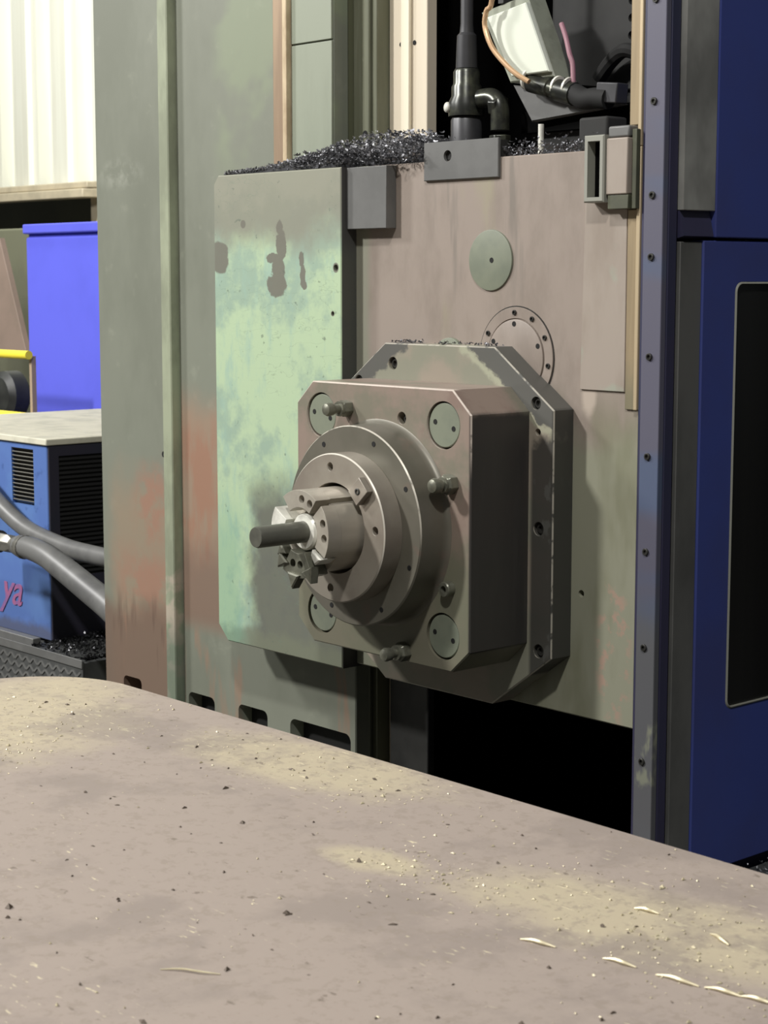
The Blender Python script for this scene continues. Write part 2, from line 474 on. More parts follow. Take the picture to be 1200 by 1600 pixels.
def lathe(bm, origin, axis, prof, n=32):
    """prof is a list of (distance along the axis, radius)."""
    a, u, w = frame_of(axis)
    o = Vector(origin)
    rings = []
    for t, r in prof:
        if r < 1e-6:
            rings.append([bm.verts.new(o + a * t)])
        else:
            rings.append([bm.verts.new(o + a * t + (u * math.cos(2 * PI * i / n) + w * math.sin(2 * PI * i / n)) * r) for i in range(n)])
    for p, q in zip(rings, rings[1:]):
        for i in range(n):
            j = (i + 1) % n
            if len(p) == 1 and len(q) == 1:
                break
            if len(p) == 1:
                bm.faces.new((p[0], q[j], q[i]))
            elif len(q) == 1:
                bm.faces.new((p[i], p[j], q[0]))
            else:
                bm.faces.new((p[i], p[j], q[j], q[i]))
    return bm


def rod(bm, p0, p1, r, r1=None, n=20):
    d = Vector(p1) - Vector(p0)
    return lathe(bm, p0, d, [(0, 0), (0, r), (d.length, r1 or r), (d.length, 0)], n)


def smooth_path(pts, k=6):
    P = [Vector(p) for p in pts]
    out = []
    for i in range(len(P) - 1):
        a, b, c, d = P[max(i - 1, 0)], P[i], P[i + 1], P[min(i + 2, len(P) - 1)]
        for s in range(k):
            t = s / k
            out.append(0.5 * ((2 * b) + (c - a) * t + (2 * a - 5 * b + 4 * c - d) * t * t + (3 * b - a - 3 * c + d) * t ** 3))
    out.append(P[-1])
    return out


def tube(bm, pts, r, n=12, k=6):
    P = smooth_path(pts, k)
    rings = []
    up = Vector((0.13, 0.2, 1)).normalized()
    for i, p in enumerate(P):
        t = (P[min(i + 1, len(P) - 1)] - P[max(i - 1, 0)]).normalized()
        u = t.cross(up).normalized()
        w = t.cross(u)
        rr = r(i / (len(P) - 1)) if callable(r) else r
        rings.append([bm.verts.new(p + (u * math.cos(2 * PI * j / n) + w * math.sin(2 * PI * j / n)) * rr) for j in range(n)])
    for a, b in zip(rings, rings[1:]):
        for j in range(n):
            bm.faces.new((a[j], a[(j + 1) % n], b[(j + 1) % n], b[j]))
    bm.faces.new(rings[0][::-1])
    bm.faces.new(rings[-1])
    return bm


ROOT = {}


def root_loc(o):
    while o is not None:
        if o.name in ROOT:
            return ROOT[o.name]
        o = o.parent
    return Vector((0, 0, 0))


def tag(o, label=None, cat=None, group=None, kind=None):
    for k, v in (('label', label), ('category', cat), ('group', group), ('kind', kind)):
        if v:
            o[k] = v
    return o


def thing(name, loc, label, cat, group=None, kind=None):
    o = bpy.data.objects.new(name, None)
    COL.objects.link(o)
    o.location = loc
    o.empty_display_size = 0.05
    ROOT[o.name] = Vector(loc)
    return tag(o, label, cat, group, kind)


def mesh_of(name, bm, mat, smooth=True, angle=32):
    bmesh.ops.recalc_face_normals(bm, faces=bm.faces)
    me = bpy.data.meshes.new(name)
    bm.to_mesh(me)
    bm.free()
    me.materials.append(MT[mat])
    if smooth:
        me.polygons.foreach_set('use_smooth', [True] * len(me.polygons))
        me.set_sharp_from_angle(angle=math.radians(angle))
    return me


def obj(name, bm, mat, parent=None, bevel=0.0, smooth=True, label=None, at=None):
    """Geometry is given in world space; it is stored relative to the thing it belongs to.
    A top-level mesh gets its origin at `at`."""
    off = root_loc(parent) if parent else Vector(at or (0, 0, 0))
    if id(bm) in PLATES:
        PLATES.discard(id(bm))
        bevel = 0
    bmesh.ops.translate(bm, verts=bm.verts, vec=-off)
    o = bpy.data.objects.new(name, mesh_of(name, bm, mat, smooth))
    COL.objects.link(o)
    if parent:
        o.parent = parent
    else:
        o.location = off
    if bevel:
        b = o.modifiers.new('bevel', 'BEVEL')
        b.width = bevel
        b.segments = 2
        b.limit_method = 'ANGLE'
        b.angle_limit = math.radians(40)
    if label:
        o['label'] = label
    return o


def inst(name, me, pos, parent, rot=None, label=None):
    o = bpy.data.objects.new(name, me)
    COL.objects.link(o)
    o.parent = parent
    off, q = root_loc(parent), parent
    while q is not None and q.name not in ROOT:
        off = off + q.location
        q = q.parent
    o.location = Vector(pos) - off
    if rot:
        o.rotation_euler = rot
    if label:
        o['label'] = label
    return o


def NB():
    return bmesh.new()


# shared little meshes, all pointing to -Y from their seat at the origin
def cap_screw_mesh(r, name='cap_screw', mat='bolt_steel', h=0.6):
    bm = lathe(NB(), (0, 0, 0), (0, -1, 0), [(0, r), (r * h * 0.85, r), (r * h, r * 0.88), (r * h, r * 0.55), (r * h * 0.2, r * 0.5), (r * h * 0.2, 0)], 18)
    return mesh_of(name, bm, mat)


def dark_hole_mesh(r, name='screw_hole'):
    bm = lathe(NB(), (0, 0, 0), (0, -1, 0), [(0, r * 1.15), (0.0006, r * 1.1), (0.0006, r * 0.9), (0.0002, 0)], 18)
    return mesh_of(name, bm, 'hole_black')


CAP9 = cap_screw_mesh(0.0085)
CAP5 = cap_screw_mesh(0.0055)
HOLE4 = dark_hole_mesh(0.0038)
HOLE6 = dark_hole_mesh(0.0058)

# ------------------------------------------------------------------ the setting
f_ = obj('floor', box(NB(), -30, 14, -14, 16, -0.1, 0), 'floor_concrete')
tag(f_, kind='structure')

wall = thing('wall_back', (-10, 5.3, 0), None, None, kind='structure')
# ribbed cladding above, each sheet one piece: flat pans between raised ribs
ribs = [-12.057 + 0.56 * k for k in range(9)]
for i, x in enumerate(ribs):
    x1 = x + 0.56
    prof = [(x, 0), (x + 0.11, 0), (x + 0.128, -0.035), (x + 0.205, -0.035), (x + 0.223, 0), (x + 0.30, 0), (x + 0.312, 0.10), (x + 0.49, 0.10), (x + 0.502, 0), (x1, 0)]
    bm = NB()
    lo = [bm.verts.new((px, 5.28 + py, 2.36)) for px, py in prof]
    hi = [bm.verts.new((px, 5.28 + py, 6.4)) for px, py in prof]
    for k in range(len(prof) - 1):
        bm.faces.new((lo[k], lo[k + 1], hi[k + 1], hi[k]))
    back = [bm.verts.new((x, 5.39, 2.36)), bm.verts.new((x1, 5.39, 2.36)), bm.verts.new((x1, 5.39, 6.4)), bm.verts.new((x, 5.39, 6.4))]
    bm.faces.new(back)
    bm.faces.new(hi + [back[2], back[3]])
    bm.faces.new(lo + [back[1], back[0]])
    bm.faces.new((lo[0], hi[0], back[3], back[0]))
    bm.faces.new((lo[-1], back[1], back[2], hi[-1]))
    obj('cladding_sheet', bm, 'cladding', wall, smooth=False)
lowwall = obj('lower_wall', box(NB(), -14, -5.0, 6.4, 6.6, 0, 2.42), 'shade_olive', wall)
tb = obj('trim_1', box(NB(), -12.5, -9.19, 5.14, 5.24, 2.305, 2.352), 'wall_trim', bevel=0.008, at=(-10.8, 5.2, 2.3))
tag(tb, kind='structure')
tb = obj('trim_2', box(NB(), -12.5, -9.19, 5.10, 5.24, 2.235, 2.30), 'wall_trim', bevel=0.008, at=(-10.8, 5.2, 2.23))
tag(tb, kind='structure')
tb = obj('trim_3', box(NB(), -9.40, -9.05, 5.3, 5.6, 0, 2.36), 'wall_trim', bevel=0.01, at=(-9.2, 5.4, 0))
tag(tb, kind='structure')
for k, x in enumerate((-10.25, -9.85)):
    tb = obj('trim_%d' % (4 + k), box(NB(), x, x + 0.035, 6.3, 6.38, 0, 2.4), 'wall_trim', at=(x, 6.3, 0))
    tag(tb, kind='structure')

# ------------------------------------------------------------------ machine column
col = thing('machine_column', (-0.8, 0.3, 0), 'tall grey green machine column with rust red lower left, behind the green sheet cover', 'machine column')
SL = [rrect(-1.10, -1.03, 0.725, 0.778, 0.012), rrect(-0.875, -0.782, 0.725, 0.777, 0.014)]
obj('side_panel', plate(NB(), [(-1.172, 0), (-0.928, 0), (-0.928, 3.0), (-1.172, 3.0)], [SL[0]], 0.04, 0.0895), 'column_paint', col, 0.002)
bm = NB()
plate(bm, rrect(-0.926, -0.892, 0.0, 3.0, 0.002, 1), [], 0.034, 0.0895)
obj('edge_strip', bm, 'column_edge', col, 0.006, label='pale rounded edge strip')
obj('recessed_panel', plate(NB(), [(-0.890, 0), (-0.330, 0), (-0.330, 1.84), (-0.389, 1.84), (-0.389, 3.0), (-0.890, 3.0)],
    [SL[1], rrect(-0.70, -0.603, 0.725, 0.781, 0.014), rrect(-0.53, -0.345, 0.725, 0.782, 0.016)], 0.055, 0.0895), 'column_paint', col, 0.002)
obj('slot_shade', box(NB(), -1.15, -0.335, 0.0896, 0.0899, 0.70, 0.80), 'hole_black', col)  # black sheet painted as the shade inside the slots
obj('column_body', box(NB(), -1.16, -0.392, 0.09, 0.6, 0, 3.0), 'column_side', col, label='olive dark side of the column')
obj('rear_way', box(NB(), -0.391, -0.326, 0.105, 0.25, 0, 3.0), 'column_rear', col, 0.002)
obj('rear_ridge', box(NB(), -0.352, -0.338, 0.096, 0.1045, 0, 3.0), 'column_rear', col, 0.003)
obj('joint_plate', box(NB(), -0.508, -0.3895, 0.0505, 0.0548, 1.85, 2.085), 'joint_plate', col, 0.001)
obj('joint_plate', box(NB(), -0.508, -0.3895, 0.0505, 0.0548, 2.088, 3.0), 'joint_plate', col, 0.001)
obj('tan_strip', box(NB(), -0.556, -0.524, 0.044, 0.0548, 1.85, 3.0), 'tan_rail', col, 0.002, label='tan way strip')
obj('pale_strip', box(NB(), -0.523, -0.509, 0.040, 0.0548, 1.85, 3.0), 'pale_rail', col, 0.002, label='pale chipped edge of the way strip')
inst('screw_hole', HOLE6, (-0.932, 0.0398, 1.281), col)
inst('screw_hole', HOLE6, (-0.347, 0.0955, 1.915), col)

sheet = thing('way_cover_sheet', (-0.27, 0.14, 0), 'beige ribbed sheet standing between the grey green column and the dark gap', 'cover')
obj('sheet', box(NB(), -0.324, -0.222, 0.135, 0.16, 0, 3.0), 'beige_sheet', sheet, 0.002)
obj('ridge', box(NB(), -0.285, -0.262, 0.127, 0.1345, 1.2, 3.0), 'pale_sheet', sheet, 0.002, label='paler middle ridge')
for x in (-0.291, -0.255):
    inst('screw', HOLE4, (x, 0.1345, 2.075), sheet)

post = obj('support_post', box(NB(), -0.292, -0.186, 0.108, 0.1265, 0, 0.96), 'dark_steel', bevel=0.003, at=(-0.24, 0.115, 0))
tag(post, 'dark grey flat post below the spindle housing, left of the black opening', 'post')

inner = thing('machine_recess', (0.1, 0.5, 0), 'black empty opening below and above the headstock slab', 'recess', kind='structure')
obj('depth_shade', box(NB(), -0.9, 0.75, 0.62, 0.66, 0, 3.0), 'void_black', inner)  # black colour stands in for the unlit depth of the machine
obj('recess_shade', box(NB(), -0.3915, -0.33, 0.262, 0.615, 0, 3.0), 'void_black', inner)  # black sheet over the column side, painted shade
obj('light_block', box(NB(), -1.2, 0.75, 0.02, 0.66, 3.002, 3.3), 'void_black', inner)  # added out of view to keep lamp light off the recess
obj('bottom_panel', box(NB(), -0.18, 0.40, 0.12, 0.61, 0.0, 0.6), 'void_black', inner)

# ------------------------------------------------------------------ headstock slab with its cover and spindle housing
hs = thing('headstock', (0, 0.05, 0.943), 'brown grey headstock slab carrying the green sheet cover and the octagonal spindle housing', 'headstock')
ZC = 1.248
obj('slab', plate(NB(), [(-0.30, 0.943), (0.404, 0.943), (0.404, 1.848), (-0.30, 1.848)], [circle(0.29, 1.146, 0.006, 16)], 0.0, 0.10), 'headstock_paint', hs, 0.002)
obj('slab_back', box(NB(), -0.18, 0.40, 0.1005, 0.26, 0.96, 1.845), 'dark_steel', hs)
obj('worn_pad', plate(NB(), [(0.284, 1.475), (0.376, 1.475), (0.376, 1.77), (0.29, 1.77)], [], -0.0035, -0.0002), 'worn_pad', hs, 0.001, label='paler worn pad')
# cover sheet
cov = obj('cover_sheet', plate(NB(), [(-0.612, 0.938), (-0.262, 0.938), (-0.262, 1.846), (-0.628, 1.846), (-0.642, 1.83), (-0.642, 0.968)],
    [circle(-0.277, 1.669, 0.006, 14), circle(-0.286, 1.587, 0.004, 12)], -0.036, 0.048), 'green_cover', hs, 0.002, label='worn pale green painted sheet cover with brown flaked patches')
# small blocks at the top edge
bl = obj('stop_block', box(NB(), -0.2605, -0.155, -0.024, -0.0004, 1.737, 1.845), 'grey_steel', hs, 0.001, label='plain grey block')
tb_ = obj('tab_plate', plate(NB(), [(-0.079, 1.815), (0.100, 1.815), (0.100, 1.879), (-0.079, 1.879)], [circle(-0.020, 1.855, 0.0095, 20)], -0.006, -0.0004), 'grey_steel', hs, 0.001, label='plain grey plate with one hole')
obj('tab_backing', box(NB(), -0.076, 0.097, 0.0004, 0.02, 1.849, 1.876), 'dark_steel', hs)
# round covers on the slab
rc = obj('round_cover', lathe(NB(), (0.08, 0, 1.68), (0, -1, 0), [(0.0003, 0.0505), (0.003, 0.050), (0.0035, 0.0485), (0.0035, 0)], 48), 'grey_green_disc', hs, label='grey green round cover plate')
inst('centre_hole', HOLE4, (0.084, -0.0036, 1.68), rc)
obj('small_round_cover', lathe(NB(), (-0.015, 0, 1.512), (0, -1, 0), [(0.0003, 0.038), (0.006, 0.0375), (0.0065, 0.036), (0.0065, 0)], 40), 'grey_green_disc', hs, label='grey green round cover behind the housing')
bc = obj('bearing_cover', lathe(NB(), (0.14, 0, 1.52), (0, -1, 0), [(0.0003, 0.0835), (0.002, 0.0835), (0.0025, 0.083), (0.0025, 0.0655), (0.0008, 0.065), (0.0008, 0.0635), (0.004, 0.063), (0.0045, 0.062), (0.0045, 0)], 64), 'headstock_paint', hs)
seam = obj('seam', lathe(NB(), (0.14, 0, 1.52), (0, -1, 0), [(0.0001, 0.0855), (0.0008, 0.0855), (0.0008, 0.0837), (0.0001, 0.0837)], 64), 'bolt_steel', bc)
for a in (92, 148, 60, 28, -8):
    t = math.radians(a)
    inst('screw', cap_screw_mesh(0.0042) if a == 92 else bpy.data.meshes['cap_screw.002'], (0.14 + 0.0745 * math.cos(t), -0.0025, 1.52 + 0.0745 * math.sin(t)), bc)
for a in (92, 152, 22):
    t = math.radians(a)
    inst('screw_hole', HOLE4, (0.14 + 0.056 * math.cos(t), -0.0045, 1.52 + 0.056 * math.sin(t)), bc)

# spindle housing
cut = [(0.229, 1.452, 0.0108), (0.234, 1.406, 0.006), (0.237, 1.25, 0.0115), (0.240, 1.050, 0.0115), (-0.113, 1.504, 0.0115), (-0.203, 1.470, 0.0108)]
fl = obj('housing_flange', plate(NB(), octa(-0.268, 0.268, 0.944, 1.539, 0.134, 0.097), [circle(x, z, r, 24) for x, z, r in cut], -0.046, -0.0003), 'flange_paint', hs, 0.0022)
for x, z, r in cut:
    if r > 0.01:
        inst('cap_screw', CAP9, (x, -0.036, z), fl)
    else:
        inst('cap_screw', bpy.data.meshes['cap_screw.002'], (x, -0.036, z), fl)
    inst('screw_bed', mesh_of('screw_bed', lathe(NB(), (0, 0, 0), (0, -1, 0), [(-0.02, r * 0.99), (0, r * 0.99), (0, 0)], 20), 'bolt_steel'), (x, -0.036, z), fl)
plugs = [(-0.15, 1.419), (0.152, 1.419), (-0.15, 1.079), (0.153, 1.079)]
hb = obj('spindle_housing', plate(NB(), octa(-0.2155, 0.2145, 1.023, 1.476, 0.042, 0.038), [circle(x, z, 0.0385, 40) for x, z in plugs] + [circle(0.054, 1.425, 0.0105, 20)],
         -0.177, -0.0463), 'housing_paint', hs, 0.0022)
pm = mesh_of('plug', lathe(NB(), (0, 0, 0), (0, -1, 0), [(-0.03, 0.0355), (0.0, 0.0355), (0.0012, 0.0342), (0.0012, 0)], 40), 'grey_green_disc')
pb = mesh_of('plug_seat', lathe(NB(), (0, 0, 0), (0, -1, 0), [(-0.012, 0.0384), (-0.009, 0.0384), (-0.009, 0.0)], 32), 'hole_black')
for x, z in plugs:
    p = inst('plug', pm, (x, -0.1735, z), hb)
    inst('plug_seat', pb, (x, -0.165, z), hb)
    for sx in (-0.5, 0.5):
        inst('screw_hole', HOLE4, (x + sx * 0.042, -0.1747, z - sx * 0.009), p)
inst('cap_screw', CAP5, (0.058, -0.168, 1.423), hb)
inst('screw_bed', mesh_of('screw_bed', lathe(NB(), (0, 0, 0), (0, -1, 0), [(-0.02, 0.0104), (0, 0.0104), (0, 0)], 20), 'hole_black'), (0.054, -0.162, 1.425), hb)


def stud(x, z, nut=0.016, ln=0.052, br=0.0115):
    s = obj('locking_stud', lathe(NB(), (x, -0.1772, z), (0, -1, 0), [(0, 0.0075), (ln - br * 1.5, 0.0075), (ln - br * 1.45, br * 0.9), (ln - br * 0.6, br), (ln - br * 0.2, br * 0.82), (ln, br * 0.4), (ln + 0.001, 0)], 20), 'knob_steel', hb)
    bm = lathe(NB(), (x, -0.1774, z), (0, -1, 0), [(0, nut), (0.014, nut), (0.018, nut * 0.82), (0.018, 0.0076)], 6)
    obj('hex_nut', bm, 'knob_steel', s, 0.001)
    bm = lathe(NB(), (x, -0.1952, z), (0, -1, 0), [(0, 0.013), (0.004, 0.0125), (0.004, 0.0076)], 20)
    obj('washer', bm, 'knob_steel', s)


stud(-0.079, 1.434, 0.0145)
stud(0.172, 1.327, 0.017, 0.046, 0.0125)
stud(0.063, 1.041, 0.0165, 0.05, 0.0115)
bs = obj('bushing', lathe(NB(), (0.169, -0.1772, 1.159), (0, -1, 0), [(0, 0.0125), (0.013, 0.0125), (0.015, 0.011), (0.015, 0.006), (0.004, 0.0055), (0.004, 0)], 24), 'knob_steel', hb)
rg = obj('outer_ring', lathe(NB(), (0, -0.1772, ZC), (0, -1, 0), [(0, 0.08), (0, 0.1725), (0.003, 0.168), (0.008, 0.1655), (0.014, 0.1652), (0.0575, 0.165), (0.0598, 0.1628), (0.0598, 0.080), (0, 0.08)], 96), 'ring_steel', hb, label='wide steel ring around the spindle')
for a in (25, 65, 115, 155, 205, 245, 295, 335):
    t = math.radians(a + 4)
    inst('screw_hole', HOLE4, (0.148 * math.cos(t), -0.2371, ZC + 0.148 * math.sin(t)), rg)

# wiper frame and block at the right top corner
wf = obj('wiper_frame', plate(NB(), [(0.309, 1.766), (0.350, 1.766), (0.350, 1.868), (0.309, 1.868)], [[(0.317, 1.774), (0.317, 1.859), (0.342, 1.859), (0.342, 1.774)]], -0.03, -0.0004), 'gasket_grey', hs, 0.001, label='open rectangular grey frame')
MT_edge = obj('frame_backing', box(NB(), 0.312, 0.348, -0.012, -0.0036, 1.769, 1.866), 'void_black', hs)
wb = obj('wiper_block', box(NB(), 0.3515, 0.394, -0.026, -0.0036, 1.777, 1.862), 'worn_pad', hs, 0.002, label='stained tan block')
obj('wiper_plate', box(NB(), 0.3965, 0.4055, -0.0185, -0.0095, 1.755, 1.874), 'dark_olive', hs, 0.001, label='dark olive plate beside the tan block')
obj('wiper_foot', box(NB(), 0.354, 0.395, -0.024, -0.0038, 1.755, 1.7765), 'dark_olive', hs, 0.001)
obj('wiper_cap', box(NB(), 0.353, 0.395, -0.024, -0.0004, 1.8625, 1.880), 'grey_steel', hs, 0.003)

# ------------------------------------------------------------------ spindle nose, quill
sp = thing('spindle_nose', (0, -0.2375, ZC), 'steel spindle nose ring with four bolt holes and one square drive key', 'spindle')
hol = [circle(0.100 * math.cos(math.radians(a)), ZC + 0.100 * math.sin(math.radians(a)), 0.0075, 20) for a in (96, 3, 264, 183)]
bm = plate(NB(), circle(0, ZC, 0.122, 96), [circle(0, ZC, 0.0745, 64)] + hol, -0.2755, -0.2374)
obj('nose_ring', bm, 'nose_steel', sp, 0.0018)
ang = math.radians(43)
R43 = Matrix.Rotation(-ang, 3, 'Y')
kx, kz = 0.098 * math.cos(ang), ZC + 0.098 * math.sin(ang)
kb = obj('drive_key', rot_box(NB(), (kx, -0.2818, kz), (0.036, 0.012, 0.030), R43), 'nose_steel', sp, 0.001)
inst('cap_screw', CAP5, (kx, -0.2865, kz), kb)
for a in (96, 3, 264, 183):
    t = math.radians(a)
    inst('hole_bottom', mesh_of('hole_bottom', lathe(NB(), (0, 0, 0), (0, -1, 0), [(-0.002, 0.0074), (0, 0.0074), (0, 0)], 16), 'hole_black'), (0.1 * math.cos(t), -0.242, ZC + 0.1 * math.sin(t)), sp)

qu = thing('boring_quill', (0, -0.3, ZC), 'bright steel quill with notched end and a slim boring rod sticking out of its middle', 'spindle')
RQ = 0.068


def qpt(r, a):
    return (r * math.cos(math.radians(a)), ZC + r * math.sin(math.radians(a)))


out = []
for i in range(120):
    a = i * 3
    if 45 <= a <= 51:
        continue
    out.append(qpt(RQ, a))
    if a == 42:
        out += [qpt(RQ - 0.0005, 43.5), qpt(RQ - 0.009, 44), qpt(RQ - 0.009, 53)]
bm = plate(NB(), out, [circle(0, ZC, 0.036, 48)], -0.318, -0.1785, cham=0)
obj('quill_body', bm, 'quill_steel', qu, 0.0008)
obj('bore_bottom', lathe(NB(), (0, -0.25, ZC), (0, -1, 0), [(0, 0.0358), (0.002, 0.0358), (0.002, 0.0173)], 32), 'dark_steel', qu)
obj('boring_rod', lathe(NB(), (0, -0.25, ZC), (0, -1, 0), [(0, 0), (0, 0.0172), (0.183, 0.0172), (0.187, 0.0155), (0.187, 0)], 36), 'rod_steel', qu, label='dull grey boring rod')


def tooth(a0, a1, r0, r1, y0, y1, name, mat, holes=(), lab=None):
    n = 10
    pts = [qpt(r1, a0 + (a1 - a0) * i / n) for i in range(n + 1)] + [qpt(r0, a1 - (a1 - a0) * i / n) for i in range(n + 1)]
    hs_ = [circle(*qpt(r, a), 0.0068, 14) for r, a in holes]
    t = obj(name, plate(NB(), pts, hs_, y0, y1, cham=0.0004), mat, qu, 0.001, label=lab)
    for r, a in holes:
        x, z = qpt(r, a)
        inst('screw_bed', mesh_of('screw_bed', lathe(NB(), (0, 0, 0), (0, -1, 0), [(-0.002, 0.0067), (0, 0.0067), (0, 0)], 14), 'hole_black'), (x, y0 + 0.012, z), t)
    return t


tooth(53, 128, 0.040, RQ, -0.348, -0.3181, 'jaw', 'quill_steel', [(0.054, 84), (0.054, 62)])
tooth(-32, 43, 0.040, RQ, -0.345, -0.3181, 'jaw', 'quill_steel', [(0.057, 19), (0.057, -5)])
tooth(-122, -62, 0.034, RQ + 0.006, -0.352, -0.3182, 'jaw', 'knob_steel', [(0.052, -104), (0.052, -84)])
tooth(148, 196, 0.034, RQ, -0.352, -0.3182, 'jaw', 'bright_steel', (), 'bright jaw on the left')
# pointed inserts around the lower jaw and two bright faces
for a, r, s in ((-128, 0.062, 0.016), (-97, 0.076, 0.017), (-66, 0.07, 0.016), (-140, 0.05, 0.013)):
    x, z = qpt(r, a)
    obj('insert', plate(NB(), circle(x, z, s, 3, math.radians(a)), [], -0.357, -0.340), 'knob_steel', qu, 0.001)
obj('bright_insert', plate(NB(), [qpt(0.040, -38), qpt(0.066, -36), qpt(0.062, -52), qpt(0.044, -50)], [], -0.350, -0.3182), 'bright_steel', qu, 0.001, label='bright insert face')
obj('rod_collar', lathe(NB(), (0, -0.2535, ZC), (0, -1, 0), [(0, 0.0175), (0, 0.030), (0.083, 0.030), (0.087, 0.027), (0.087, 0.0175), (0, 0.0175)], 32), 'bright_steel', qu, label='bright collar round the rod')

# ------------------------------------------------------------------ guide rail and blue side guard
gr = thing('guide_rail', (0.39, 0, 1.45), 'brass coloured vertical guide rail between the headstock slab and the bolted blue strip', 'rail')
obj('rail_face', box(NB(), 0.3775, 0.398, -0.0035, -0.0004, 1.448, 1.7545), 'brass_rail', gr, 0.001)
obj('rail_face', box(NB(), 0.3775, 0.398, -0.0035, 0.02, 1.8805, 3.0), 'brass_rail', gr, 0.002)
obj('rail_edge', box(NB(), 0.3985, 0.4065, -0.009, -0.0004, 1.448, 1.8485), 'brass_edge', gr, 0.0015, label='pale edge of the rail')
obj('rail_edge', box(NB(), 0.3985, 0.4065, -0.009, 0.02, 1.849, 3.0), 'brass_edge', gr, 0.0015, label='pale edge of the rail')

gd = thing('side_guard', (0.45, 0.3, 0), 'dark blue side guard of the machine with a bolted front strip and a black window', 'machine guard')
st_ = obj('bolted_strip', box(NB(), 0.4225, 0.460, -0.02, -0.008, 0, 3.0), 'strip_blue', gd, 0.0015, label='faded blue grey strip with a column of screws')
for z in (2.06, 1.912, 1.774, 1.682, 1.532, 1.38, 1.233, 1.083, 0.902):
    inst('cap_screw', CAP5, (0.4395, -0.0198, z), st_)
obj('strip_web', box(NB(), 0.4085, 0.4615, -0.0078, 0.0118, 0, 3.0), 'side_navy', gd, 0.001)
obj('groove', box(NB(), 0.41, 0.454, 0.0119, 0.0178, 0, 3.0), 'hole_black', gd)
obj('upper_way_cover', box(NB(), 0.41, 0.468, 0.018, 0.0945, 1.752, 3.0), 'side_grey', gd, 0.001, label='dull grey upper way cover')
obj('lower_way_cover', box(NB(), 0.41, 0.464, 0.018, 0.0695, 0.0, 1.705), 'way_cover_grey', gd, 0.001, label='dark grey lower way cover')
bm = NB()
rot_box(bm, (0.440, 0.055, 1.727), (0.05, 0.072, 0.040), Matrix.Rotation(math.radians(-14), 3, 'Y'))
obj('ledge', bm, 'side_navy', gd)
obj('upper_panel', box(NB(), 0.41, 0.470, 0.095, 1.3, 1.712, 3.0), 'enclosure_blue', gd, 0.002, label='deep blue upper panel')
win = [(0.15, 0.96), (1.15, 0.96), (1.15, 1.645), (0.15, 1.645)]
wr = rrect(0.15, 1.15, 0.962, 1.645, 0.016)
obj('lower_panel', plate(NB(), [(0.0697, 0.70), (1.3, 0.70), (1.3, 1.708), (0.0697, 1.708)], [wr], 0.467, 0.41, to=lambda a, z, d: (d, a, z)), 'enclosure_blue', gd, 0.001, label='deep blue lower panel')
wi = rrect(0.1535, 1.1465, 0.9655, 1.6415, 0.013)
obj('window_gasket', plate(NB(), rrect(0.1505, 1.1495, 0.9625, 1.6445, 0.0155), [wi], 0.469, 0.455, to=lambda a, z, d: (d, a, z)), 'gasket_grey', gd)
obj('window_pane', plate(NB(), rrect(0.1537, 1.1463, 0.9657, 1.6413, 0.013), [], 0.463, 0.458, to=lambda a, z, d: (d, a, z)), 'window_dark', gd, label='black window pane')
for x in (0.36, 0.58):
    obj('window_rib', box(NB(), 0.4633, 0.4645, x, x + 0.012, 0.97, 1.635), 'housing_black', gd)
obj('guard_base', box(NB(), 0.41, 0.45, 0.07, 1.3, 0, 0.699), 'side_navy', gd)

# ------------------------------------------------------------------ things on top of the headstock
cy = thing('hydraulic_cylinder', (-0.063, 0.08, 1.85), 'dark grey upright cylinder with a collar behind the plain grey tab plate', 'cylinder')
obj('barrel', lathe(NB(), (-0.063, 0.08, 1.849), (0, 0, 1), [(0, 0), (0, 0.027), (0.072, 0.027), (0.078, 0.024), (0.078, 0)], 28), 'cylinder_grey', cy)
obj('collar', lathe(NB(), (-0.063, 0.08, 1.928), (0, 0, 1), [(0, 0), (0, 0.031), (0.022, 0.032), (0.034, 0.026), (0.05, 0.026), (0.055, 0.023), (0.075, 0.023), (0.08, 0.02), (0.08, 0)], 28), 'oily_fitting', cy)
obj('gaiter', lathe(NB(), (-0.063, 0.08, 2.009), (0, 0, 1), [(0, 0), (0, 0.019), (0.055, 0.017), (0.06, 0.0125), (0.075, 0.011), (0.6, 0.011), (0.6, 0)], 24), 'cylinder_grey', cy)
bm = lathe(NB(), (-0.082, 0.056, 1.943), (-0.35, -0.94, 0.05), [(0, 0.009), (0.004, 0.009), (0.007, 0.0075), (0.009, 0)], 18)
obj('bright_cap', bm, 'bright_steel', cy, 0.002, label='bright round cap')
obj('elbow', tube(NB(), [(-0.03, 0.08, 1.955), (-0.005, 0.085, 1.955), (0.012, 0.085, 1.94), (0.014, 0.085, 1.90)], 0.0165, 14), 'oily_fitting', cy, label='oily black elbow')
obj('union_nut', lathe(NB(), (0.0, 0.085, 1.942), (1, 0, -0.1), [(0, 0), (0, 0.02), (0.018, 0.02), (0.018, 0)], 6), 'oily_fitting', cy, 0.002)
obj('union_nut', lathe(NB(), (0.014, 0.085, 1.862), (0, 0, 1), [(0, 0), (0, 0.019), (0.03, 0.019), (0.03, 0)], 6), 'oily_fitting', cy, 0.002)

jb = thing('junction_box', (0.08, 0.1, 2.04), 'white tilted junction box hanging above the headstock among loose wires', 'junction box')
# axes of the tilted box in the x-z plane
ux = Vector((0.1014, 0, 0.015)).normalized()
tl, tr, br_, blc = (-0.024, 2.098), (0.083, 2.116), (0.148, 1.978), (0.046, 1.976)


def quad(a, b, c, d):
    return [a, b, c, d]


def shrink(q, k, sx=0, sz=0):
    cx_ = sum(p[0] for p in q) / 4
    cz_ = sum(p[1] for p in q) / 4
    return [(cx_ + (x - cx_) * k + sx, cz_ + (z - cz_) * k + sz) for x, z in q]


